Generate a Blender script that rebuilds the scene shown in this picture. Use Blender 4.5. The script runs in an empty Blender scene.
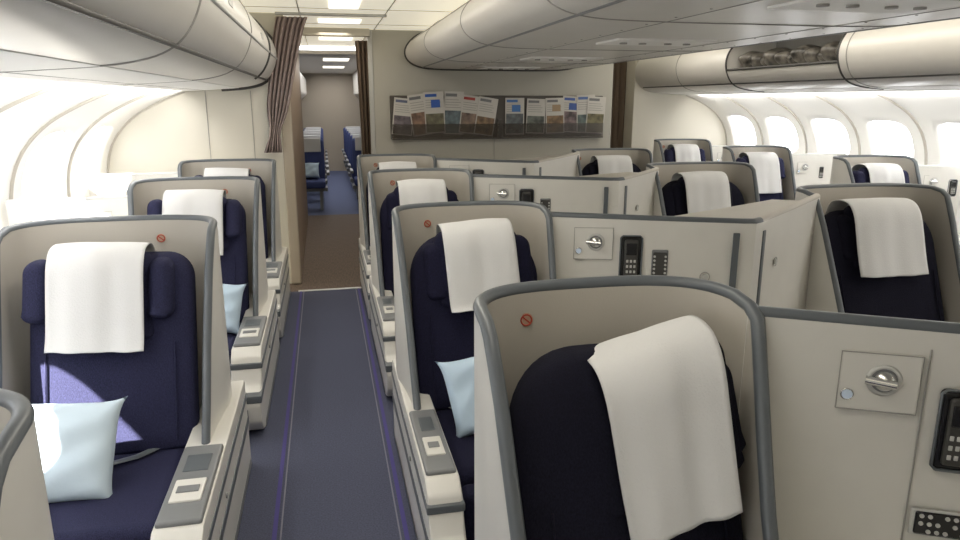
import bpy, bmesh, math, random
from mathutils import Vector, Matrix
random.seed(4)
scene = bpy.context.scene
coll = scene.collection
MX = 1.92   # cabin centre line

# ------------------------------------------------------------ materials
def mat(name, col, rough=0.5, metal=0.0, noise=0.0, nscale=40.0, bump=0.0, bscale=200.0, emis=0.0, ecol=None, spec=0.5, stretch=None):
    m = bpy.data.materials.new(name); m.use_nodes = True
    nt = m.node_tree; b = nt.nodes['Principled BSDF']
    b.inputs['Base Color'].default_value = (*col, 1)
    b.inputs['Roughness'].default_value = rough
    b.inputs['Metallic'].default_value = metal
    b.inputs['Specular IOR Level'].default_value = spec
    tc = nt.nodes.new('ShaderNodeTexCoord')
    src = tc.outputs['Object']
    if stretch:
        mp = nt.nodes.new('ShaderNodeMapping'); mp.inputs['Scale'].default_value = stretch
        nt.links.new(src, mp.inputs['Vector']); src = mp.outputs['Vector']
    if noise > 0:
        n = nt.nodes.new('ShaderNodeTexNoise'); n.inputs['Scale'].default_value = nscale; n.inputs['Detail'].default_value = 4
        nt.links.new(src, n.inputs['Vector'])
        r = nt.nodes.new('ShaderNodeValToRGB')
        r.color_ramp.elements[0].position = 0.3; r.color_ramp.elements[1].position = 0.7
        r.color_ramp.elements[0].color = (*[max(0, c*(1-noise)) for c in col], 1)
        r.color_ramp.elements[1].color = (*[min(1, c*(1+noise)) for c in col], 1)
        nt.links.new(n.outputs['Fac'], r.inputs['Fac']); nt.links.new(r.outputs['Color'], b.inputs['Base Color'])
    if bump > 0:
        n2 = nt.nodes.new('ShaderNodeTexNoise'); n2.inputs['Scale'].default_value = bscale
        nt.links.new(src, n2.inputs['Vector'])
        bp = nt.nodes.new('ShaderNodeBump'); bp.inputs['Strength'].default_value = bump; bp.inputs['Distance'].default_value = 0.004
        nt.links.new(n2.outputs['Fac'], bp.inputs['Height']); nt.links.new(bp.outputs['Normal'], b.inputs['Normal'])
    if emis > 0:
        b.inputs['Emission Color'].default_value = (*(ecol or col), 1); b.inputs['Emission Strength'].default_value = emis
    return m

M_white = mat('shell_white', (0.65,0.635,0.595), 0.32, noise=0.02, nscale=8)
M_beige = mat('shell_beige', (0.47,0.44,0.39), 0.5, bump=0.1, bscale=300)
M_trim  = mat('bluegrey_trim', (0.10,0.112,0.124), 0.35)
M_grey  = mat('grey_plastic', (0.18,0.185,0.19), 0.35)
M_ltgrey= mat('light_grey_plastic', (0.5,0.5,0.48), 0.4)
M_navy  = mat('navy_fabric_lit', (0.021,0.022,0.054), 0.9, noise=0.4, nscale=330, bump=0.4, bscale=300, stretch=(1,1,0.35), spec=0.2)  # brighter copy of the navy fabric; sun on window-side seats put into colour
M_navyd = mat('navy_fabric_shaded', (0.009,0.009,0.018), 0.92, noise=0.35, nscale=330, bump=0.5, bscale=300, stretch=(1,1,0.35), spec=0.15)  # same fabric, darkest copy; shade of the centre seats is in the colour
M_navym = mat('navy_fabric_half_shaded', (0.013,0.013,0.033), 0.92, noise=0.4, nscale=330, bump=0.5, bscale=300, stretch=(1,1,0.35), spec=0.15)  # same fabric again, shaded tone between the other two copies
M_cloth = mat('white_cloth', (0.63,0.63,0.63), 0.9, bump=0.3, bscale=180, spec=0.1)
M_pillow= mat('pale_blue_pillow', (0.46,0.58,0.70), 0.85, bump=0.25, bscale=25, spec=0.1)
M_pilsun= mat('sunlit_blue_pillow', (0.52,0.62,0.70), 0.85, bump=0.25, bscale=25, spec=0.1)  # paler copy of the pillow above, sunlight put into its colour
M_carpet= mat('blue_carpet', (0.080,0.087,0.132), 0.95, noise=0.22, nscale=140, bump=0.5, bscale=300, spec=0.2)
M_carpet2= mat('economy_carpet', (0.11,0.13,0.22), 0.95, noise=0.2, nscale=60, spec=0.2)
M_stripe= mat('violet_stripe', (0.06,0.048,0.21), 0.8)
M_stripe2=mat('grey_stripe', (0.17,0.17,0.22), 0.7)
M_wood  = mat('vinyl_wood', (0.125,0.092,0.070), 0.75, noise=0.25, nscale=12, stretch=(8,1,1), spec=0.2)
M_side  = mat('sidewall_white', (0.84,0.83,0.80), 0.5)
M_bin   = mat('bin_cream', (0.62,0.60,0.56), 0.32, noise=0.02, nscale=5)
M_ceil  = mat('ceiling_cream_glow', (0.80,0.76,0.66), 0.5, emis=0.5, ecol=(1,0.94,0.76))  # whole ceiling surface emits; glow added to brighten it
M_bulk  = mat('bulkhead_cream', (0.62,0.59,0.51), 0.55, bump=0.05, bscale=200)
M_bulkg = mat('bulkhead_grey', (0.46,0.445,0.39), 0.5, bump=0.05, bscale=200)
M_tan   = mat('tan_panel', (0.26,0.19,0.135), 0.5)
M_tan2  = mat('tan_post', (0.45,0.39,0.31), 0.5)
M_curt  = mat('curtain_mauve', (0.30,0.24,0.225), 0.9, bump=0.2, bscale=120, spec=0.1)
M_curtb = mat('curtain_brown', (0.14,0.105,0.08), 0.9, spec=0.1)
M_dark  = mat('dark_gasket', (0.045,0.043,0.04), 0.5)
M_black = mat('black_gloss', (0.012,0.012,0.014), 0.2)
M_chrome= mat('chrome', (0.75,0.75,0.75), 0.15, metal=1.0)
M_red   = mat('red_print', (0.42,0.05,0.03), 0.5)
M_stick = mat('sticker_tan', (0.50,0.36,0.26), 0.5)
M_rack  = mat('rack_brown', (0.075,0.065,0.055), 0.4)
M_eco   = mat('economy_blue', (0.035,0.05,0.15), 0.9)
M_ecoside= mat('economy_wall_glow', (0.55,0.52,0.48), 0.6, emis=0.05)  # faint emission added so far walls and ceiling look lit; they are no lamps
M_lens  = mat('lamp_lens', (0.6,0.7,0.85), 0.1)
M_seam  = mat('seam_grey', (0.30,0.29,0.27), 0.6)
M_pane  = mat('window_blind_daylit', (0.9,0.92,0.95), 0.5, emis=4.5, ecol=(0.98,0.98,1))
def smoke_mat():
    m = bpy.data.materials.new('smoked_acrylic'); m.use_nodes = True
    nt = m.node_tree; b = nt.nodes['Principled BSDF']
    b.inputs['Base Color'].default_value = (0.09,0.075,0.06,1); b.inputs['Roughness'].default_value = 0.2
    b.inputs['Alpha'].default_value = 0.4
    return m
M_smoke = smoke_mat()

# ------------------------------------------------------------ helpers
def empty(name, loc=(0,0,0), rz=0):
    e = bpy.data.objects.new(name, None); e.location = loc; e.rotation_euler = (0,0,rz); e.empty_display_size = 0.1
    coll.objects.link(e); return e

def mk(name, verts, faces, m, parent=None, smooth=True, fm=None, sharp=35, recalc=True, wn=False):
    me = bpy.data.meshes.new(name); me.from_pydata([tuple(v) for v in verts], [], faces)
    for x in (m if isinstance(m, (list,tuple)) else [m]): me.materials.append(x)
    if fm:
        for i,k in enumerate(fm): me.polygons[i].material_index = k
    if recalc:
        bm = bmesh.new(); bm.from_mesh(me); bmesh.ops.recalc_face_normals(bm, faces=bm.faces); bm.to_mesh(me); bm.free()
    if smooth:
        me.polygons.foreach_set('use_smooth', [True]*len(me.polygons))
        if sharp: me.set_sharp_from_angle(angle=math.radians(sharp))
    o = bpy.data.objects.new(name, me); coll.objects.link(o)
    if parent: o.parent = parent
    if wn:
        w = o.modifiers.new('wn','WEIGHTED_NORMAL'); w.keep_sharp = True
    return o

def bm_obj(name, bm, m, parent=None, sharp=40, wn=True):
    me = bpy.data.meshes.new(name); bm.to_mesh(me); bm.free()
    me.materials.append(m)
    me.polygons.foreach_set('use_smooth', [True]*len(me.polygons))
    me.set_sharp_from_angle(angle=math.radians(sharp))
    o = bpy.data.objects.new(name, me); coll.objects.link(o)
    if parent: o.parent = parent
    if wn:
        w = o.modifiers.new('wn','WEIGHTED_NORMAL'); w.keep_sharp = True
    return o

def rbox(name, x0,x1,y0,y1,z0,z1, bev, m, parent=None, seg=3, xf=None):
    bm = bmesh.new(); bmesh.ops.create_cube(bm, size=1)
    for v in bm.verts:
        v.co = Vector(((x0+x1)/2+v.co.x*(x1-x0), (y0+y1)/2+v.co.y*(y1-y0), (z0+z1)/2+v.co.z*(z1-z0)))
    if bev > 0: bmesh.ops.bevel(bm, geom=list(bm.edges), offset=bev, segments=seg, profile=0.5, affect='EDGES')
    if xf: bmesh.ops.transform(bm, matrix=xf, verts=bm.verts)
    return bm_obj(name, bm, m, parent)

def prism(name, pts, axis, a0, a1, m, parent=None, bev=0.0, seg=2):
    def P(p, a):
        return {'x':(a,p[0],p[1]), 'y':(p[0],a,p[1]), 'z':(p[0],p[1],a)}[axis]
    bm = bmesh.new()
    A = [bm.verts.new(P(p,a0)) for p in pts]; B = [bm.verts.new(P(p,a1)) for p in pts]
    n = len(pts)
    bm.faces.new(A); bm.faces.new(B[::-1])
    for i in range(n): bm.faces.new((A[i],B[i],B[(i+1)%n],A[(i+1)%n]))
    bmesh.ops.recalc_face_normals(bm, faces=bm.faces)
    if bev>0:
        es = [e for e in bm.edges if e.calc_face_angle(0) > 0.5]
        bmesh.ops.bevel(bm, geom=es, offset=bev, segments=seg, profile=0.5, affect='EDGES')
    return bm_obj(name, bm, m, parent)

def crom(pts, sub=6):
    out = []
    n = len(pts)
    for i in range(n-1):
        p0 = Vector(pts[max(i-1,0)]); p1 = Vector(pts[i]); p2 = Vector(pts[i+1]); p3 = Vector(pts[min(i+2,n-1)])
        for k in range(sub):
            t = k/sub
            out.append(0.5*((2*p1)+(-p0+p2)*t+(2*p0-5*p1+4*p2-p3)*t*t+(-p0+3*p1-3*p2+p3)*t**3))
    out.append(Vector(pts[-1])); return out

def tube(name, pts, r, m, parent=None, n=8, flat=1.0):
    pts = [Vector(p) for p in pts]; V=[]; F=[]
    up = Vector((0,0,1)); prev=None
    for i,p in enumerate(pts):
        t = (pts[min(i+1,len(pts)-1)]-pts[max(i-1,0)]).normalized()
        if prev is None:
            a = up if abs(t.dot(up))<0.9 else Vector((0,1,0))
            s = t.cross(a).normalized()
        else:
            s = (prev - t*prev.dot(t)).normalized()
        prev = s; w = s.cross(t).normalized()
        for k in range(n):
            a = 2*math.pi*k/n
            V.append(p + s*math.cos(a)*r + w*math.sin(a)*r*flat)
    for i in range(len(pts)-1):
        for k in range(n):
            F.append((i*n+k, i*n+(k+1)%n, (i+1)*n+(k+1)%n, (i+1)*n+k))
    F.append(tuple(range(n))); F.append(tuple(range((len(pts)-1)*n, len(pts)*n)))
    return mk(name, V, F, m, parent, sharp=60)

def ribbon(name, plan, zb, zt, th, mats, parent=None):
    n=len(plan); P=[Vector(p) for p in plan]; V=[]; F=[]; fm=[]
    for i in range(n):
        t=(P[min(i+1,n-1)]-P[max(i-1,0)]).normalized(); nn=Vector((-t.y,t.x))
        a=P[i]+nn*th/2; b=P[i]-nn*th/2
        z0 = zb[i] if isinstance(zb,list) else zb; z1 = zt[i] if isinstance(zt,list) else zt
        V += [(a.x,a.y,z0),(a.x,a.y,z1),(b.x,b.y,z1),(b.x,b.y,z0)]
    for i in range(n-1):
        a=i*4; b=a+4
        F += [(a,b,b+1,a+1),(a+1,b+1,b+2,a+2),(a+2,b+2,b+3,a+3),(a+3,b+3,b,a)]; fm += [0,1,1,1]
    F += [(0,1,2,3),(4*n-4,4*n-3,4*n-2,4*n-1)]; fm += [1,1]
    return mk(name, V, F, mats, parent, fm=fm, sharp=40)

def loft(name, rings, m, parent=None, sharp=None):
    n=len(rings[0]); V=[v for r in rings for v in r]; F=[]
    for i in range(len(rings)-1):
        for k in range(n): F.append((i*n+k,i*n+(k+1)%n,(i+1)*n+(k+1)%n,(i+1)*n+k))
    F.append(tuple(range(n))); F.append(tuple(range((len(rings)-1)*n,len(rings)*n)))
    return mk(name, V, F, m, parent, sharp=sharp or 70)

def sell(n, a, b, p):
    out=[]
    for k in range(n):
        t=2*math.pi*k/n; c=math.cos(t); s=math.sin(t)
        out.append((a*math.copysign(abs(c)**(2/p),c), b*math.copysign(abs(s)**(2/p),s)))
    return out

def pad(name, z0, z1, hw, hy, yfun, m, parent, x=0, p=3.5, rnd=0.06, n=36, rows=14, rtop=None, dz=0.0, shz=0.0):
    rings=[]; rt=rtop or rnd
    def ring(z, w, sy):
        return [(x+a, yfun(z)+b, z-dz+shz*(x+a)) for a,b in sell(n, w, hy*sy, p)]
    for k in range(6):
        a=math.pi/2*(k+0.15)/6
        r=ring(z0+rnd*(1-math.sin(a)), hw-rnd*(1-math.sin(a)), max(0.15,math.sin(a)**0.7))
        rings.append([(q[0],q[1], z0+rnd*(1-math.cos(a))-dz+shz*q[0]) for q in r])
    for k in range(1,rows):
        rings.append(ring(z0+rnd+(z1-z0-rnd-rt)*k/rows,hw,1))
    for k in range(10,-1,-1):
        a=math.pi/2*(k+0.15)/10.2
        zz=z1-rt+rt*math.cos(a)
        w=hw-rt*(1-math.sin(a))*0.95
        sy=min(1.0,0.25+0.75*math.sin(a)**0.6*1.05)
        rings.append(ring(zz,w,sy))
    return loft(name, rings, m, parent)

def disc(name, c, r, th, nrm, m, parent=None, n=28, bev=0.0):
    bm=bmesh.new(); bmesh.ops.create_cone(bm, cap_ends=True, segments=n, radius1=r, radius2=r*(1-bev), depth=th)
    q=Vector((0,0,1)).rotation_difference(Vector(nrm).normalized()).to_matrix().to_4x4()
    bmesh.ops.transform(bm, matrix=Matrix.Translation(c)@q, verts=bm.verts)
    return bm_obj(name,bm,m,parent)

def ball(name, c, r, m, parent=None, sc=(1,1,1)):
    bm=bmesh.new(); bmesh.ops.create_uvsphere(bm,u_segments=20,v_segments=12,radius=r)
    bmesh.ops.transform(bm, matrix=Matrix.Translation(c)@Matrix.Diagonal((*sc,1)), verts=bm.verts)
    return bm_obj(name,bm,m,parent,wn=False)

def torus(name, c, R, r, nrm, m, parent=None):
    q=Vector((0,0,1)).rotation_difference(Vector(nrm).normalized()).to_matrix()
    V=[];F=[];a=24;b=6
    for i in range(a):
        for k in range(b):
            t=2*math.pi*i/a; u=2*math.pi*k/b
            V.append(Vector(c)+q@Vector(((R+r*math.cos(u))*math.cos(t),(R+r*math.cos(u))*math.sin(t),r*math.sin(u))))
    for i in range(a):
        for k in range(b):
            F.append((i*b+k,i*b+(k+1)%b,((i+1)%a)*b+(k+1)%b,((i+1)%a)*b+k))
    return mk(name,V,F,m,parent,sharp=None)

# ------------------------------------------------------------ seat
ARM=0.43
def yb(z): return -0.19+0.27*(z-0.34)/0.74

def seat(cx, cy, side, w=0.74, fabric=None, rot=0.0, prot=0.02, croll=0.0, clen=0.40, stick=None, H=1.2, wings=True, cw=0.172, hdx=0.0, hdz=0.0, tr=0.0165, front=-1.16, shz=0.0, taperR=0.030):
    fab = fabric or M_navyd
    S = empty('business_class_seat', (cx,cy,0), rot)
    hw=w/2; D=0.30
    plan=[(-hw+0.030,-0.36),(-hw+0.027,-0.28),(-hw+0.022,-0.20),(-hw+0.015,-0.13),(-hw+0.009,-0.075),(-hw+0.003,-0.03),(-hw,-0.005),(-hw,0.03)]
    kf=taperR/0.030
    planR=[(-((p[0]+hw)*kf-hw),p[1]) for p in plan]
    zt=[0.42,0.56,0.74,0.90,1.03,1.12,H-0.035,H-0.012]
    arc=[]
    N=30
    for k in range(1,N):
        t=math.pi*(1-k/N); c=math.cos(t); s=math.sin(t)
        arc.append((hw*math.copysign(abs(c)**(2/3.0),c), 0.04+ (D-0.04)*abs(s)**(2/3.0)))
    plan2=plan+arc+planR[::-1]
    zt2=zt+[H]*len(arc)+zt[::-1]
    ribbon('shell', plan2, 0.04, zt2, 0.030, [M_white, M_beige], S)
    tp=[(p[0],p[1],z) for p,z in zip(plan2,zt2)]
    tube('shell_edge_trim', tp, tr, M_trim, S, n=10, flat=1.0)
    def podprof(front, top):
        return [(0.27,0.0),(front+0.16,0.0),(front+0.07,0.03),(front+0.01,0.10),(front,0.19),(front+0.02,0.235),(front+0.12,0.26),(front+0.15,0.31),(front+0.18,top-0.04),(front+0.24,top),(0.27,top)]
    xo=side*(hw+prot); xi=side*(hw-0.105)
    a,b=min(xo,xi),max(xo,xi)
    prism('aisle_pod', podprof(front,ARM), 'x', a,b, M_white, S, bev=0.012)
    rbox('pod_band_lower',a-0.004,b+0.004,front+0.002,0.272,0.205,0.245,0.006,M_trim,S,seg=2)
    rbox('pod_band_upper',a-0.004,b+0.004,front+0.155,0.272,0.335,0.365,0.005,M_trim,S,seg=2)
    rbox('pod_kick',a,b+.002,front+.17,0.26,0.0,0.035,0.003,M_grey,S)
    rbox('armrest_top', a+0.008,b-0.008,front+0.25,-0.40,ARM-0.008,ARM+0.016,0.010,M_grey,S)
    rbox('armrest_plate', a+0.028,b-0.028,-0.80,-0.66,ARM+0.012,ARM+0.022,0.004,M_white,S)
    rbox('armrest_button', a+0.042,b-0.042,-0.75,-0.71,ARM+0.02,ARM+0.026,0.002,M_grey,S)
    rbox('armrest_slot', a+0.035,b-0.035,-0.60,-0.48,ARM+0.012,ARM+0.019,0.003,M_trim,S)
    disc('pod_screw',(side*(hw+prot)+side*0.002,-0.5,0.28),0.010,0.006,(side,0,0),M_grey,S)
    s0,s1=sorted((side*(hw-0.085),side*(hw-0.015)))
    rbox('socket', s0,s1,front-.008,front+.008,0.11,0.175,0.004,M_grey,S)
    rbox('socket_insert', s0+.015,s1-.015,front-.011,front+.005,0.125,0.16,0.003,M_black,S)
    xo2=-side*(hw-0.005); xi2=-side*(hw-0.085)
    prism('inboard_arm', podprof(-0.95,ARM-0.01), 'x', min(xo2,xi2), max(xo2,xi2), M_white, S, bev=0.012)
    rbox('inboard_arm_top', min(xo2,xi2)+0.006,max(xo2,xi2)-0.006,-0.70,-0.38,ARM-0.018,ARM+0.004,0.009,M_grey,S)
    c0=-hw+0.09 if side>0 else -hw+0.11; c1=hw-0.11 if side>0 else hw-0.09
    rbox('seat_base',c0,c1,-0.84,0.20,0.0,0.26,0.02,M_grey,S)
    rbox('seat_cushion',c0+0.003,c1-0.003,-0.80,-0.08,0.22,0.365,0.045,fab,S,seg=5)
    rbox('leg_rest',c0+0.01,c1-0.01,-0.90,-0.80,0.05,0.33,0.035,fab,S,seg=4)
    bw=hw-0.055 if not wings else hw-0.085
    pad('backrest',0.34,1.09,bw,0.072,yb,fab,S,rnd=0.05,rtop=0.19 if not wings else 0.11,p=4.0)
    for sx in (-1,1):
        tube('back_piping',[(sx*(bw-0.07),yb(z)-0.073,z) for z in [0.40+0.02*i for i in range(19)]],0.004,fab,S,n=6)
    Hd=empty('headrest_assembly',(hdx,0,1.0+hdz)); Hd.parent=S; Hd.rotation_euler=(0,-croll,0)
    pad('headrest',0.78,1.125,0.20,0.05,lambda z: yb(z)-0.050,fab,Hd,rnd=0.05,rtop=0.07,p=3.5,dz=1.0,shz=shz)
    for sx in (-1,1):
        if wings: pad('head_wing_l' if sx<0 else 'head_wing_r',0.87,1.10,0.050,0.060,lambda z: yb(z)-0.070,fab,Hd,x=sx*0.225,rnd=0.045,p=2.3,dz=1.0)
        elif hdx<0.05: pad('head_wing_l' if sx<0 else 'head_wing_r',0.82,1.075,0.055,0.045,lambda z: yb(z)-0.045,fab,Hd,x=sx*0.20,rnd=0.05,p=2.6,dz=1.0)
        else: pad('head_wing_l' if sx<0 else 'head_wing_r',0.82,1.06,0.055,0.045,lambda z: yb(z)-0.030,fab,Hd,x=sx*0.17,rnd=0.05,p=2.6,dz=1.0,shz=shz*.5)
    tube('seat_belt',[(-0.2,-0.20,0.375),(-0.12,-0.30,0.378),(0.0,-0.36,0.380),(0.1,-0.31,0.378),(0.2,-0.2,0.375)],0.018,M_trim,S,n=8,flat=0.25)
    rbox('seat_belt_buckle',-0.03,0.03,-0.38,-0.34,0.378,0.395,0.004,M_chrome,S)
    path=crom([(0.175,0.98),(0.17,1.07),(0.14,1.135),(0.07,1.160),(-0.01,1.147),(-0.062,1.09),(-0.092,1.0),(-0.122,0.90),(-0.145,0.83),(-0.172,1.14-clen)],5)
    nx=24; V=[];F=[]; n=len(path)
    wv=random.uniform(0,6)
    for j,p in enumerate(path):
        f=j/(n-1)
        for i in range(nx+1):
            u=i/nx*2-1
            x=u*cw*(1+0.02*f-(0.20*f if shz else 0))
            y=p[0]-0.003-(0.002+0.006*f)*(1+math.sin(u*5+wv+f*3))-0.003*f*math.sin(u*11+wv*2)
            z=p[1]-0.008*(u*u)*(1 if p[1]>1.05 else 0.3)
            z-= 0.006*f*math.sin(u*2.2+wv)
            V.append((x,y,z-1.0+shz*x))
    for j in range(n-1):
        for i in range(nx):
            a=j*(nx+1)+i; F.append((a,a+1,a+nx+2,a+nx+1))
    o=mk('headrest_cover',V,F,M_cloth,Hd,sharp=None,recalc=False)
    sm=o.modifiers.new('th','SOLIDIFY'); sm.thickness=0.004; sm.offset=0
    sx = stick if stick is not None else -0.16
    yy=0.04+(D-0.04)*(1-abs(sx/hw)**3)**(1/3)-0.017
    disc('no_smoking_sticker',(sx,yy,1.115),0.020,0.003,(0,-1,0.0),M_stick,S)
    torus('no_smoking_ring',(sx,yy-0.003,1.115),0.015,0.0022,(0,-1,0),M_red,S)
    rbox('no_smoking_bar',-0.013,0.013,-0.001,0.001,-0.002,0.002,0,M_red,S,xf=Matrix.Translation((sx,yy-0.003,1.115))@Matrix.Rotation(0.7,4,'Y'))
    return S

def pillow(x,y,z,size,tilt,roll,m,yaw=0):
    V=[];F=[];n=26
    def idx(s,i,j): return s*(n+1)*(n+1)+i*(n+1)+j
    for s in (0,1):
        for i in range(n+1):
            for j in range(n+1):
                u=i/n*2-1; v=j/n*2-1
                h=0.068*((1-u**4)*(1-v**4))**0.6*(1+0.14*math.sin(4*u+2*v)+0.07*math.sin(9*v-5*u))
                k=1-0.12*(1-abs(u)**5)*(abs(v)**3); k2=1-0.12*(1-abs(v)**5)*(abs(u)**3)
                V.append((size/2*u*k2,(h if s else -h),size/2*v*k*0.92))
    for s in (0,1):
        for i in range(n):
            for j in range(n):
                q=(idx(s,i,j),idx(s,i+1,j),idx(s,i+1,j+1),idx(s,i,j+1)); F.append(q if s else q[::-1])
    o=mk('pillow',V,F,m,None,sharp=None,recalc=False)
    bm=bmesh.new(); bm.from_mesh(o.data); bmesh.ops.remove_doubles(bm,verts=bm.verts,dist=0.0005); bmesh.ops.recalc_face_normals(bm,faces=bm.faces); bm.to_mesh(o.data); bm.free()
    o.rotation_euler=(tilt,roll,yaw); o.location=(x,y,z); return o

# ------------------------------------------------------------ partitions
def wall_fix(parent, p0, p1, s, z, kind, w=0.1, h=0.2, out=0.021):
    a=Vector(p0);b=Vector(p1);t=(b-a).normalized();nn=Vector((t.y,-t.x))
    if nn.y>0: nn=-nn
    c=a+t*s+nn*out
    tx=t if t.x>0 else -t
    ang=math.atan2(tx.y,tx.x)
    X=Matrix.Translation((c.x,c.y,z))@Matrix.Rotation(ang,4,'Z')
    if kind=='light':
        rbox('lamp_plate',-w/2,w/2,-0.004,0.006,-h/2,h/2,0.004,M_white,parent,xf=X)
        fr=[(-w/2,-h/2),(w/2,-h/2),(w/2,h/2),(-w/2,h/2),(-w/2,-h/2)]
        tube('lamp_plate_seam',[X@Vector((p[0],-0.004,p[1])) for p in fr],0.0018,M_seam,parent,n=5)
        cc=X@Vector((0.01,-0.006,0.008)); nv=(nn.x,nn.y,0)
        torus('lamp_bezel',cc,0.035,0.006,nv,M_ltgrey,parent)
        disc('lamp_well',cc,0.033,0.004,nv,M_grey,parent)
        ball('reading_lamp',cc,0.026,M_chrome,parent)
        tube('lamp_stem',[X@Vector((-0.034,-0.016,0.010)),X@Vector((0.032,-0.030,0.006))],0.011,M_chrome,parent,n=10)
        disc('lamp_button',X@Vector((-w*0.38,-0.006,-0.035)),0.012,0.008,nv,M_lens,parent)
        torus('lamp_button_ring',X@Vector((-w*0.38,-0.008,-0.035)),0.014,0.002,nv,M_chrome,parent)
    elif kind=='handset':
        rbox('handset_cradle',-w/2,w/2,-0.004,0.008,-h/2,h/2,0.012,M_black,parent,xf=X)
        tube('handset_cradle_rim',[X@Vector(p) for p in [(-w/2+.01,-.004,-h/2),(w/2-.01,-.004,-h/2),(w/2,-.004,-h/2+.01),(w/2,-.004,h/2-.01),(w/2-.01,-.004,h/2),(-w/2+.01,-.004,h/2),(-w/2,-.004,h/2-.01),(-w/2,-.004,-h/2+.01),(-w/2+.01,-.004,-h/2)]],0.004,M_trim,parent,n=6)
        rbox('handset',-w*0.32,w*0.32,-0.018,-0.002,-h*0.42,h*0.42,0.010,M_dark,parent,xf=X)
        rbox('handset_screen',-w*0.24,w*0.24,-0.020,-0.016,h*0.08,h*0.34,0.003,M_black,parent,xf=X)
        for i in range(3):
            for j in range(3):
                rbox('handset_key',-w*0.22+j*w*0.17,-w*0.22+j*w*0.17+w*0.1,-0.020,-0.017,-h*0.33+i*h*0.12,-h*0.33+i*h*0.12+h*0.06,0.001,M_ltgrey,parent,xf=X,seg=1)
    elif kind=='panel':
        rbox('control_panel',-w/2,w/2,-0.004,0.006,-h/2,h/2,0.006,M_ltgrey if w>h else M_grey,parent,xf=X)
        rbox('control_panel_face',-w*.44,w*.44,-0.007,0.0,-h*.42,h*.42,0.006,M_black if w>h else M_dark,parent,xf=X)
        nr,nc=(3,6) if w>h else (5,2)
        for i in range(nr):
            for j in range(nc):
                if (i*7+j*3)%4==0 and w>h: continue
                xx=(-.34+.68*j/(nc-1))*w; zz=(-.28+.56*i/(nr-1))*h
                disc('control_key',X@Vector((xx,-0.008,zz)),0.0055,0.004,(nn.x,nn.y,0),M_ltgrey,parent,n=12)
    elif kind=='seam':
        tube('panel_seam',[X@Vector((0,-0.0,-h/2)),X@Vector((0,-0.0,h/2))],0.0022,M_seam,parent,n=5)
    elif kind=='strip':
        rbox('corner_strip',-w/2,w/2,-0.004,0.006,-h/2,h/2,0.003,M_trim,parent,xf=X)
    elif kind=='button':
        disc('round_button',X@Vector((0,-0.004,0)),0.014,0.01,(nn.x,nn.y,0),M_ltgrey,parent)
        torus('round_button_ring',X@Vector((0,-0.004,0)),0.022,0.002,(nn.x,nn.y,0),M_seam,parent)

def center_partition(YL, YR, xk, first=False, PH=1.165, dk=0.25, xL=1.03, xR=2.70):
    S=empty('console_partition')
    a=(xL,YL+0.03); k=(xk,YL-dk); b=(xR,YR+0.02)
    k1=(xk-0.05,YL-dk+0.012); k2=(xk+0.05,YL-dk+0.03)
    bow=0.0 if first else 0.015
    plan=[a,((a[0]+k[0])/2,(a[1]+k[1])/2-bow),k1,k,k2,((k[0]+b[0])/2,(k[1]+b[1])/2),b]
    zt=[PH+0.01,PH,PH-0.01,PH-0.01,PH-0.01,PH,PH+0.02]
    ribbon('partition_wall',plan,0.0,zt,0.036,[M_white,M_white],S)
    tube('partition_top_trim',[(p[0],p[1],z) for p,z in zip(plan[:5],zt[:5])],0.019,M_trim,S,n=10)
    tube('partition_top_trim_right',[(p[0],p[1],z) for p,z in zip(plan[4:],zt[4:])],0.019,M_beige,S,n=10)
    prism('ledge_top',[(k[0]-0.45,k[1]+0.15),(k[0],k[1]+0.02),(b[0],b[1]),(b[0]-0.2,b[1]+0.12),(k[0]+0.1,k[1]+0.42)],'z',PH-0.05,PH-0.005,M_beige,S,bev=0.008)
    prism('ledge_body',[(k[0]-0.40,k[1]+0.15),(k[0],k[1]+0.03),(b[0],b[1]+.01),(b[0]-0.2,b[1]+0.10),(k[0]+0.1,k[1]+0.40)],'z',0.0,PH-0.05,M_white,S)
    L=(Vector(k1)-Vector(a)).length
    if first:
        wall_fix(S,a,k1,0.315,1.027,'light',0.18,0.15,out=0.024)
        wall_fix(S,a,k1,0.50,0.92,'handset',0.09,0.21,out=0.024)
        wall_fix(S,a,k1,0.50,0.665,'panel',0.14,0.075,out=0.024)
        wall_fix(S,a,k1,0.42,0.62,'seam',0.03,1.0,out=0.019)
        wall_fix(S,a,k1,L-0.02,0.62,'strip',0.03,0.94,out=0.024)
    else:
        wall_fix(S,a,k1,0.22,1.05,'light',0.18,0.15,out=0.030)
        wall_fix(S,a,k1,0.395,0.985,'handset',0.10,0.21,out=0.034)
        wall_fix(S,a,k1,0.53,0.955,'panel',0.075,0.14,out=0.032)
        wall_fix(S,a,k1,L-0.03,0.62,'strip',0.03,0.98,out=0.032)
    wall_fix(S,k2,b,0.02,0.62,'strip',0.03,0.98,out=0.02)
    wall_fix(S,k2,b,0.20,0.93,'button',out=0.02)
    wall_fix(S,a,k1,L-0.16,0.90,'button',out=0.030)
    prism('side_console',[(1.08,YL-0.95),(1.88,YL-0.95),(xk-.02,YL-dk-.03),(1.08,YL-0.02)],'z',0.0,0.42,M_white,S,bev=0.012)
    prism('side_console_right',[(1.97,YL-0.95),(xR-.02,YL-0.95),(xR-.02,YR-0.02),(xk+.03,YL-dk-.03)],'z',0.0,0.40,M_white,S,bev=0.012)
    return S

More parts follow.
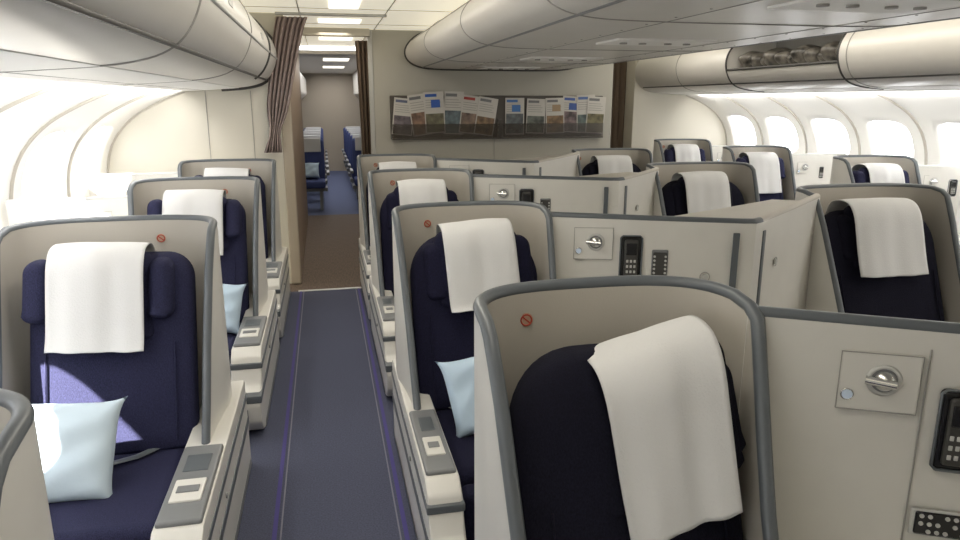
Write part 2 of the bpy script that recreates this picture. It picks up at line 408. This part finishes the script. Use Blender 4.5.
def window_partition(x0,x1,Y,mir=False):
    S=empty('console_partition')
    PH=1.12
    a=(x0,Y+0.05); b=(x1,Y-0.03)
    plan=[a,((a[0]+b[0])/2,Y-0.01),b]
    ribbon('partition_wall',plan,0.0,PH,0.036,[M_white,M_white],S)
    tube('partition_top_trim',[(p[0],p[1],PH) for p in plan],0.018,M_ltgrey,S,n=8)
    if not mir:
        wall_fix(S,b,a,0.30,0.95,'handset',0.10,0.13,out=0.024); wall_fix(S,b,a,0.47,0.98,'light',0.16,0.13,out=0.026)
    else:
        wall_fix(S,a,b,0.20,0.98,'light',0.16,0.13,out=0.026); wall_fix(S,a,b,0.40,0.93,'handset',0.08,0.15,out=0.024)
    lo,hi=min(x0,x1),max(x0,x1)
    rbox('window_console',lo+0.03,hi-0.02,Y-0.95,Y-0.06,0.0,0.50,0.02,M_white,S)
    rbox('window_console_top',lo+0.04,hi-0.03,Y-0.92,Y-0.08,0.497,0.512,0.006,M_ltgrey,S)
    return S

# ------------------------------------------------------------ seats placement
LY=[1.03,2.97,4.62,6.12]
left_c=[-0.86,-0.86,-0.80,-0.79]
for i,(y,c) in enumerate(zip(LY,left_c)):
    w=0.78 if i==1 else 0.74
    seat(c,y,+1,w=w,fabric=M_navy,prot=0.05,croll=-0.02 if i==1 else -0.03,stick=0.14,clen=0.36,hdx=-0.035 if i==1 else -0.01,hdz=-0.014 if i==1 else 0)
    window_partition(c-w/2,-1.84,y)
CY=[1.50,3.10,4.90,6.42]
for i,y in enumerate(CY):
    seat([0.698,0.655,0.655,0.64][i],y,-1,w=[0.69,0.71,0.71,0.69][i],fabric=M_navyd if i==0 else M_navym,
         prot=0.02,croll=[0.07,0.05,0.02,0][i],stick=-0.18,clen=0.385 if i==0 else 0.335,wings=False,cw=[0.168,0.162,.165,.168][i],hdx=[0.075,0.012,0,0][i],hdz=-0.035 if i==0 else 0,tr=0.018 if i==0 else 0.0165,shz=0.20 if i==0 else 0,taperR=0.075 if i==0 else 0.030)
RY=[1.75,3.36,5.00,6.75]
RX=[3.06,3.065,2.90,2.88]
RW=[0.84,0.86,0.84,0.80]
for i,y in enumerate(RY):
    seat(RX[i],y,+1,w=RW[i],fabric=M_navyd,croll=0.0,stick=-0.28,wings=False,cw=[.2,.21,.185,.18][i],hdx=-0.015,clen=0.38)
for i in range(4):
    center_partition(CY[i],RY[i],[1.92,1.92,2.02,1.85][i],first=(i==0),dk=0.42 if i==0 else 0.25,xL=[1.035,1.01,1.02,1.0][i],xR=RX[i]-RW[i]/2+0.02)
OY=[3.75,5.35,6.85,8.35]
OX=[4.76,4.82,4.62,4.53]
for i,y in enumerate(OY):
    seat(OX[i],y,-1,w=0.70,fabric=M_navy,prot=0.02)
    window_partition(OX[i]+0.36,5.66,y,mir=True)

pillow(-0.97,2.50,0.505,0.42,math.radians(-35),math.radians(5),M_pilsun,yaw=0.05)
pillow(0.62,2.66,0.52,0.38,math.radians(-28),math.radians(-10),M_pillow)
pillow(-0.69,4.20,0.52,0.36,math.radians(-32),math.radians(8),M_pillow)
pillow(4.62,6.45,0.52,0.34,math.radians(-30),0,M_pillow)

# ------------------------------------------------------------ floor
rbox('floor',-2.0,5.9,-1.3,6.42,-0.05,0.0,0,M_carpet)
rbox('floor.001',-2.0,5.9,6.42,10.9,-0.05,0.0,0,M_wood)
rbox('floor.002',-2.0,5.9,10.9,18.0,-0.05,0.0,0,M_carpet2)
k=1
for x,w,m in [(-0.275,0.018,M_stripe),(-0.250,0.006,M_stripe2),(0.245,0.018,M_stripe),(0.220,0.006,M_stripe2),(3.60,0.014,M_stripe),(4.15,0.014,M_stripe)]:
    rbox('trim_%d'%k,x-w/2,x+w/2,-1.0,6.41,0.0,0.003,0,m); k+=1
rbox('trim_%d'%k,-0.30,0.55,6.40,6.44,0.0,0.006,0.002,M_ltgrey); k+=1

# ------------------------------------------------------------ side walls
prof=crom([(-1.62,0.0),(-1.80,0.45),(-1.865,0.85),(-1.86,1.15),(-1.78,1.38),(-1.62,1.56),(-1.40,1.69),(-1.17,1.785)],8)
cum=[0]
for i in range(1,len(prof)): cum.append(cum[-1]+(prof[i]-prof[i-1]).length)
TL=cum[-1]
def PS(s):
    s=max(0,min(TL,s))
    for i in range(1,len(cum)):
        if s<=cum[i]:
            f=(s-cum[i-1])/(cum[i]-cum[i-1]); p=prof[i-1].lerp(prof[i],f); t=(prof[i]-prof[i-1]).normalized(); return p,Vector((-t.y,t.x))
    return prof[-1],Vector((0,1))
def s_of_z(z):
    for i in range(1,len(prof)):
        if prof[i].y>=z: return cum[i-1]+(cum[i]-cum[i-1])*(z-prof[i-1].y)/(prof[i].y-prof[i-1].y)
def sidewall(name, mir, y0, n, pitch, blinds=True):
    V=[];F=[]
    def add(s,y,off=0):
        p,nn=PS(s)
        q=p+nn*off
        x=q.x if not mir else 2*MX-q.x
        V.append((x,y,q.y)); return len(V)-1
    sA=s_of_z(0.92); sC=s_of_z(1.30)
    hs=0.25; hyy=pitch*0.33
    panes=[]
    for j in range(n):
        ya=y0+j*pitch; yc=ya+pitch/2
        ks=[sA*i/8 for i in range(9)]
        prev=None
        for s in ks:
            row=[add(s,ya),add(s,ya+pitch)]
            if prev: F.append((prev[0],prev[1],row[1],row[0]))
            prev=row
        K=12; per=[]
        s0,s1=sA,TL
        for i in range(K): per.append((s0,ya+pitch*i/K))
        for i in range(K): per.append((s0+(s1-s0)*i/K,ya+pitch))
        for i in range(K): per.append((s1,ya+pitch-pitch*i/K))
        for i in range(K): per.append((s1-(s1-s0)*i/K,ya))
        inner=[]
        for (s,y) in per:
            ds=(s-sC)/((s1-s0)/2); dy=(y-yc)/(pitch/2); a=math.atan2(ds,dy); c=math.cos(a); q=math.sin(a)
            inner.append((sC+hs*math.copysign(abs(q)**0.55,q), yc+hyy*math.copysign(abs(c)**0.55,c)))
        rings=[]
        R=7
        for r in range(R+1):
            f=(r/R)
            rings.append([add(inner[i][0]+(per[i][0]-inner[i][0])*f, inner[i][1]+(per[i][1]-inner[i][1])*f) for i in range(len(per))])
        rec1=[add(sC+(i[0]-sC)*0.93,yc+(i[1]-yc)*0.93,0.02) for i in inner]
        rec2=[add(sC+(i[0]-sC)*0.88,yc+(i[1]-yc)*0.88,0.045) for i in inner]
        rs=[rec2,rec1]+rings
        m=len(per)
        for r in range(len(rs)-1):
            for i in range(m): F.append((rs[r][i],rs[r][(i+1)%m],rs[r+1][(i+1)%m],rs[r+1][i]))
        panes.append([V[i] for i in rec2])
    o=mk(name,V,F,M_side,None,sharp=50)
    S=o
    k=1
    for pn in panes:
        if blinds:
            c=sum((Vector(p) for p in pn),Vector())/len(pn)
            vv=[c]+[Vector(p) for p in pn]; ff=[(0,1+i,1+(i+1)%len(pn)) for i in range(len(pn))]
            mk('window_%d'%k,vv,ff,M_pane,S,sharp=None)
        else:
            tube('window_%d'%k,[Vector(p) for p in pn]+[Vector(pn[0])],0.010,M_side,S,n=6)
        k+=1
    for j in range(n+1):
        y=y0+j*pitch
        tube('rib_%d'%j,[((q.x+0.004) if not mir else 2*MX-q.x-0.004,y,q.y) for q in prof],0.014,M_beige,S,n=8)
    return o
sidewall('wall_left',False,-1.3,8,(6.70+1.3)/8,blinds=False)
sidewall('wall_right',True,-1.3,12,(9.30+1.3)/12)

# ------------------------------------------------------------ overhead bins
def bin_run(name, pr, y0, y1, mir, seams, open_rng=None, close=None):
    S=empty(name)
    def X(x): return 2*MX-x if mir else x
    pts=[(X(p[0]),p[1]) for p in pr]
    full=pts+[(X(c[0]),c[1]) for c in close]
    segs=[(y0,y1)] if not open_rng else [(y0,open_rng[0]),(open_rng[1],y1)]
    for a,b in segs: prism('bin_body',full,'y',a,b,M_bin,S)
    us=[(p[0],p[1]-0.003) for p in pts[38:]]+[(p[0],p[1]+0.002) for p in pts[38:]][::-1]
    prism('bin_underside_lit',us,'y',y0,y1,M_side,S)  # added pale skin; light on the bin underside put into its colour
    for y in seams:
        if open_rng and open_rng[0]<y<open_rng[1]: continue
        tube('bin_door_gap',[(p[0],y,p[1]) for p in pts],0.006,M_seam,S,n=6)
    return S
lp=[v for v in crom([(-0.80,2.45),(-0.60,2.38),(-0.43,2.25),(-0.37,2.12),(-0.39,1.99),(-0.47,1.88),(-0.62,1.825),(-0.9,1.80),(-1.17,1.785)],6)]
lpp=[(v.x,v.y) for v in lp]
BL=bin_run('overhead_bin',lpp,-1.3,6.68,False,[0.9,2.6,4.3],close=[(-1.95,1.80),(-1.95,2.47),(-0.80,2.47)])
def lengthseam(S,pts_idx,y0,y1,mir,lst,r=0.005,m=M_seam):
    for i in pts_idx:
        p=lst[i]; x=2*MX-p[0] if mir else p[0]
        tube('bin_seam',[(x,y0,p[1]),(x,y1,p[1])],r,m,S,n=6)
tube('bin_end_gasket',[(v[0],6.655,v[1]) for v in lpp[:42]],0.022,M_dark,BL,n=8)
tube('bin_end_gasket',[(v[0],5.7,v[1]) for v in lpp[:32]],0.013,M_dark,BL,n=8)
lengthseam(BL,[8,44],-1.2,6.66,False,lpp)
lengthseam(BL,[30],-1.2,6.66,False,lpp,r=0.009,m=M_dark)
tube('bin_handrail',[(-0.372,-1.2,2.06),(-0.372,6.6,2.06)],0.010,M_ltgrey,BL,n=8)
for y in (1.7,3.4,5.1): rbox('bin_latch',-0.40,-0.365,y-0.07,y+0.07,2.10,2.14,0.006,M_ltgrey,BL)
BR=bin_run('overhead_bin',lpp,-1.3,9.28,True,[0.5,2.2,3.7,5.2,6.9,8.1],open_rng=(5.3,7.0),close=[(-1.95,1.80),(-1.95,2.47),(-0.80,2.47)])
lengthseam(BR,[44],-1.2,9.2,True,lpp)
lengthseam(BR,[30],-1.2,9.2,True,lpp,r=0.009,m=M_dark)
sh=[p for p in lpp if p[1]<2.03]
prism('open_bin_shelf',[(2*MX-p[0],p[1]) for p in sh]+[(2*MX+1.95,1.80),(2*MX+1.95,2.03)],'y',5.3,7.0,M_bin,BR)
rbox('open_bin_back',2*MX+0.95,2*MX+1.95,5.3,7.0,2.03,2.47,0,M_seam,BR)
rbox('open_bin_top',2*MX+0.5,2*MX+1.0,5.3,7.0,2.40,2.47,0,M_bin,BR)
tube('open_bin_lip',[(2*MX+0.385,5.3,2.02),(2*MX+0.385,7.0,2.02)],0.014,M_dark,BR,n=8)
prism('open_bin_door',[(2*MX+0.42,2.40),(2*MX+0.12,2.43),(2*MX+0.12,2.445),(2*MX+0.44,2.44)],'y',5.35,6.95,M_bin,BR)
tube('bin_end_gasket',[(2*MX-v[0],5.3,v[1]) for v in lpp[4:42]],0.010,M_dark,BR,n=8)
tube('bin_end_gasket',[(2*MX-v[0],7.0,v[1]) for v in lpp[4:42]],0.010,M_dark,BR,n=8)
bm=bmesh.new()
for i in range(11):
    y=5.42+i*0.142; r=0.075+0.02*math.sin(i*2.1)
    res=bmesh.ops.create_icosphere(bm,subdivisions=3,radius=r)
    for v in res['verts']:
        v.co*= 1+0.08*math.sin(v.co.x*50+i)*math.cos(v.co.y*40+i*2)+0.04*math.sin(v.co.z*60)
        v.co=Vector((v.co.x*1.8+2*MX+0.60,v.co.y*1.5+y,v.co.z*1.0+2.03+r*1.0))
M_bag=mat('plastic_wrapped_bag',(0.11,0.10,0.085),0.3,noise=0.9,nscale=16)
bm_obj('stowed_bags',bm,M_bag,None,wn=False)
# centre bins
cp=crom([(1.22,2.45),(1.03,2.38),(0.92,2.27),(0.91,2.17),(0.99,2.09),(1.16,2.05),(1.5,2.04),(1.92,2.04)],6)
cpl=[(v.x,v.y) for v in cp]; cfull=cpl+[(2*MX-p[0],p[1]) for p in cpl[::-1][1:]]
BC=empty('overhead_bin')
prism('bin_body',cfull+[(2*MX-1.22,2.47),(1.22,2.47)],'y',-1.3,7.9,M_bin,BC)
for y in (1.3,3.0,4.7,6.4):
    tube('bin_door_gap',[(p[0],y,p[1]) for p in cfull],0.005,M_seam,BC,n=6)
lengthseam(BC,[9],-1.2,7.9,False,cpl); lengthseam(BC,[9],-1.2,7.9,True,cpl)
lengthseam(BC,[28],-1.2,7.9,False,cpl,r=0.008,m=M_grey); lengthseam(BC,[28],-1.2,7.9,True,cpl,r=0.008,m=M_grey)
tube('bin_end_gasket',[(p[0],7.88,p[1]) for p in cfull],0.016,M_dark,BC,n=8)
for x in (1.5,2.34):
    tube('bin_seam',[(x,-1.2,2.040),(x,7.85,2.040)],0.003,M_seam,BC,n=5)
for i in range(26):
    y=0.6+i*0.28
    for x in (1.46,2.38,2.60): disc('rivet',(x,y,2.041 if x<2.5 else 2.046),0.006,0.006,(0,0,-1),M_seam,BC,n=8)
for i in range(4):
    y=2.1+i*1.7
    rbox('service_panel',1.62,2.22,y,y+0.35,2.028,2.042,0.004,M_side,BC)
    for xx in (1.72,1.84,2.0,2.12): disc('air_vent',(xx,y+0.17,2.026),0.022,0.012,(0,0,-1),M_seam,BC,n=14)

# ------------------------------------------------------------ ceiling
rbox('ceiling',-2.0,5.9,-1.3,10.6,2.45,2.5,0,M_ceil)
rbox('ceiling.001',-2.0,5.9,10.6,18,2.35,2.4,0,M_ecoside)
k=1
for y in (3.5,5.0,6.3,7.5,8.8):
    rbox('trim_ceiling_%d'%k,-0.75,1.15,y-0.004,y+0.004,2.446,2.45,0,M_ltgrey); k+=1
rbox('trim_ceiling_%d'%k,-0.16,-0.15,-1,10.5,2.446,2.45,0,M_ltgrey); k+=1
rbox('trim_ceiling_%d'%k,0.58,0.59,-1,10.5,2.446,2.45,0,M_ltgrey)
M_lamp=mat('lamp_diffuser',(1,0.95,0.82),0.5,emis=1.5,ecol=(1,0.94,0.80))
for x in (0.21,3.85):
    rbox('ceiling_lamp',x-0.12,x+0.12,0.2,6.2,2.435,2.45,0.004,M_lamp)
for y in (7.2,9.2):
    rbox('ceiling_lamp',0.0,0.4,y-0.15,y+0.15,2.435,2.45,0.004,M_lamp)
for i in range(2):
    rbox('ceiling_lamp',0.05,0.45,11.6+i*2.6,12.2+i*2.6,2.335,2.35,0.004,M_lamp)

# ------------------------------------------------------------ bulkheads
rbox('wall_left_bulkhead',-2.0,-0.30,6.70,10.6,0.0,2.45,0.012,M_bulk)
B=empty('corridor_panel'); 
rbox('panel',-0.302,-0.285,6.80,10.5,0.0,2.40,0.004,M_tan,B); rbox('panel_trim',-0.37,-0.28,6.685,6.80,0,2.42,0.012,M_tan2,B)
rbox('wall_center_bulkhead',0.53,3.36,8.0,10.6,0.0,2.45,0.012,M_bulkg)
rbox('trim_bulkhead',0.51,0.56,7.985,8.03,0.0,2.44,0.006,M_ltgrey)
rbox('wall_right_bulkhead',4.22,5.9,9.30,10.6,0.0,2.45,0.012,M_bulk)
rbox('wall_front',-2.0,5.9,-1.36,-1.3,0.0,2.45,0,M_bulk)
rbox('wall_rear',-2.0,5.9,18,18.05,0,2.4,0,M_tan2)
rbox('wall_economy_left',-2.0,-1.95,10.6,18,0,2.4,0,M_ecoside)
rbox('wall_economy_right',5.85,5.9,10.6,18,0,2.4,0,M_ecoside)
rbox('wall_lintel',-0.30,0.53,7.9,8.0,2.37,2.45,0.006,M_bulk)
rbox('trim_bulk_seam',-1.0,-0.995,6.694,6.70,0.0,1.79,0,M_seam)
rbox('trim_bulk_seam.001',1.92,1.925,7.994,8.0,0.0,1.28,0,M_seam)
rbox('trim_bulk_seam.002',-0.62,-0.615,6.694,6.70,0.0,1.79,0,M_seam)

def curtain(name,xa,xb,xa2,xb2,y,z0,z1,m,folds=6,amp=0.03,waist=None):
    V=[];F=[];nx=folds*10;nz=16
    for j in range(nz+1):
        f=j/nz; z=z1+(z0-z1)*f
        A=xa+(xa2-xa)*f**0.8; Bx=xb+(xb2-xb)*f**0.8
        if waist:
            g=math.exp(-((f-waist)/0.12)**2)*0.5; c=(A+Bx)/2; A+= (c-A)*g; Bx+=(c-Bx)*g
        for i in range(nx+1):
            u=i/nx
            V.append((A+(Bx-A)*u, y+amp*math.sin(u*folds*2*math.pi)*(0.7+0.3*f)+0.01*math.sin(u*17+f*3), z))
    for j in range(nz):
        for i in range(nx):
            a=j*(nx+1)+i; F.append((a,a+1,a+nx+2,a+nx+1))
    o=mk(name,V,F,m,None,sharp=None,recalc=False)
    s=o.modifiers.new('t','SOLIDIFY'); s.thickness=0.004
    return o
curtain('cabin_divider_curtain',-0.35,-0.09,-0.54,-0.37,6.62,1.25,2.41,M_curt,folds=6,waist=0.85)
rbox('curtain_rail',-0.36,0.60,6.60,6.64,2.425,2.449,0.004,M_ltgrey)
curtain('galley_curtain',0.38,0.52,0.43,0.52,8.1,0.6,2.34,M_curtb,folds=3,amp=0.02)
curtain('aisle_curtain',3.38,4.22,3.38,4.22,9.6,0.02,2.44,M_curtb,folds=9,amp=0.03)

# ------------------------------------------------------------ magazine rack
R=empty('magazine_rack',(0,0,0))
rbox('rack_back',0.73,3.23,7.965,8.0,1.28,1.76,0.01,M_rack,R)
rbox('rack_pocket',0.74,3.22,7.90,7.908,1.29,1.45,0.002,M_smoke,R)
rbox('rack_base',0.74,3.22,7.90,7.97,1.28,1.295,0.003,M_rack,R)
rbox('rack_divider',1.95,2.0,7.90,7.97,1.28,1.50,0.003,M_rack,R)
covers=[(0.87,1.53,.10,(.12,.14,.22),.20),(1.06,1.55,-.14,(.14,.13,.12),.225),(1.22,1.575,-.05,(.04,.12,.45),.225),(1.44,1.57,.03,(.15,.15,.16),.235),(1.63,1.55,.12,(.40,.06,.05),.21),(1.81,1.53,.16,(.12,.15,.30),.21),
        (2.15,1.53,.0,(.05,.17,.45),.205),(2.40,1.53,.03,(.2,.2,.2),.195),(2.63,1.535,-.03,(.35,.25,.15),.20),(2.83,1.55,.06,(.06,.12,.38),.205),(3.01,1.555,-.03,(.10,.17,.40),.215),(3.13,1.54,.05,(.3,.28,.25),.21)]
for i,(x,z,r,c,h) in enumerate(covers):
    X=Matrix.Translation((x,7.948-0.008*(i%3),z))@Matrix.Rotation(r,4,'Y')
    w=0.112
    mm=mat('cover_%d'%i,c,0.5); mp=mat('paper_%d'%i,(0.60,0.58,0.54),0.6); mi=mat('coverpic_%d'%i,(0.16+0.06*math.sin(i*1.7),0.135,0.11+0.04*math.cos(i*2)),0.5,noise=0.7,nscale=14)
    rbox('magazine_%d'%(i+1),-w,w,-0.002,0.004,-h,h,0.001,mp,R,xf=X,seg=1)
    rbox('masthead_%d'%(i+1),-w*.85,w*.3,-0.004,-0.001,h*.76,h*.90,0,mm if i in (0,2,4,6,9,10) else M_grey,R,xf=X)
    rbox('cover_picture_%d'%(i+1),-w*.9,w*.9,-0.004,-0.001,-h*.95,h*(.05+.1*math.sin(i*2.3)),0,mi,R,xf=X)
    if i in (2,6,8,9): rbox('cover_block_%d'%(i+1),-w*.3,w*.6,-0.004,-0.001,h*.24,h*.62,0,mm,R,xf=X)
    for q in range(4): rbox('cover_text',-w*.85,w*(.7-.2*(q%2)),-0.0035,-0.001,h*(.24+.12*q),h*(.265+.12*q),0,M_seam,R,xf=X)

# ------------------------------------------------------------ economy cabin seats
def eco(x0,n,y):
    S=empty('economy_seat_row',(x0,y,0))
    for i in range(n):
        x=i*0.52
        pad('back_%d'%i,0.45,1.10,0.22,0.05,lambda z:0.05+0.15*(z-0.45),M_eco,S,x=x+0.25,rnd=0.05,rows=5,n=20)
        rbox('cushion_%d'%i,x+0.03,x+0.47,-0.42,0.04,0.36,0.48,0.04,M_eco,S)
        rbox('cover_%d'%i,x+0.08,x+0.42,0.05,0.09,0.90,1.12,0.01,M_cloth,S)
        rbox('arm_%d'%i,x-0.03,x+0.02,-0.38,0.08,0.56,0.61,0.012,M_grey,S)
    rbox('arm_end',n*0.52-0.03,n*0.52+0.02,-0.38,0.08,0.56,0.61,0.012,M_grey,S)
    rbox('beam',0.0,n*0.52-0.02,-0.3,0.0,0.30,0.36,0.01,M_grey,S)
    for xx in (0.1,n*0.52-0.15): rbox('leg',xx,xx+0.05,-0.3,-0.0,0.0,0.31,0.008,M_grey,S)
for i in range(6):
    eco(-1.00,2,11.7+i*1.0); eco(0.42,4,11.9+i*1.0)
for a,b in ((-1.9,-0.35),(0.75,2.9)):
    prism('overhead_bin',[(a,2.34),(a,1.85),(a+0.2,1.72),(b-0.15,1.72),(b,1.85),(b,2.2),(b-0.1,2.34)],'y',11.0,17.8,M_bin,None,bev=0.03)
pillow(-0.24,11.60,0.62,0.30,math.radians(-30),0,M_pillow)

# ------------------------------------------------------------ lights
def area(name,loc,rot,sx,sy,e,col=(1,1,1)):
    l=bpy.data.lights.new(name,'AREA'); l.shape='RECTANGLE'; l.size=sx; l.size_y=sy; l.energy=e; l.color=col
    o=bpy.data.objects.new(name,l); o.location=loc; o.rotation_euler=rot; coll.objects.link(o); return o
area('aisle_light_left',(0.21,3.2,2.42),(0,0,0),0.24,6.0,27,(1,0.94,0.84))
area('aisle_light_right',(3.85,4.0,2.42),(0,0,0),0.3,8.0,34,(1,0.94,0.85))
area('corridor_light',(0.15,8.5,2.40),(0,0,0),0.3,3.0,12,(1,0.90,0.75))
area('economy_light',(0.25,14.5,2.30),(0,0,0),0.5,6.0,60,(1,0.98,0.95))
area('sidewall_fill_left',(-1.12,2.7,1.765),(0,math.radians(42),0),0.06,7.6,48,(1,0.98,0.95))  # added fill lamp that washes the left sidewall white; no fitting modelled
area('sidewall_fill_right',(2*MX+1.12,4.0,1.765),(0,math.radians(-42),0),0.06,10,62,(1,0.98,0.93))  # matching added fill for the right sidewall
sun=bpy.data.lights.new('sun','SUN'); sun.energy=60; sun.angle=math.radians(0.8); sun.color=(1,0.96,0.90)
so=bpy.data.objects.new('sun',sun); coll.objects.link(so)
d=Vector((0.85,0.50,-0.95)).normalized(); so.rotation_euler=d.to_track_quat('-Z','Y').to_euler(); so.location=(-6,0,6)

w=bpy.data.worlds.new('sky'); scene.world=w; w.use_nodes=True
bg=w.node_tree.nodes['Background']; bg.inputs[0].default_value=(0.92,0.95,1,1); bg.inputs[1].default_value=5.0

scene.view_settings.view_transform='Standard'
scene.view_settings.look='None'
# ------------------------------------------------------------ camera
cam=bpy.data.cameras.new('camera'); co=bpy.data.objects.new('camera',cam); coll.objects.link(co)
co.location=(0,0,1.7); co.rotation_euler=(math.radians(90-13.57),0,math.radians(-12.37))
cam.sensor_width=36; cam.lens=26.25; cam.clip_start=0.02
scene.camera=co
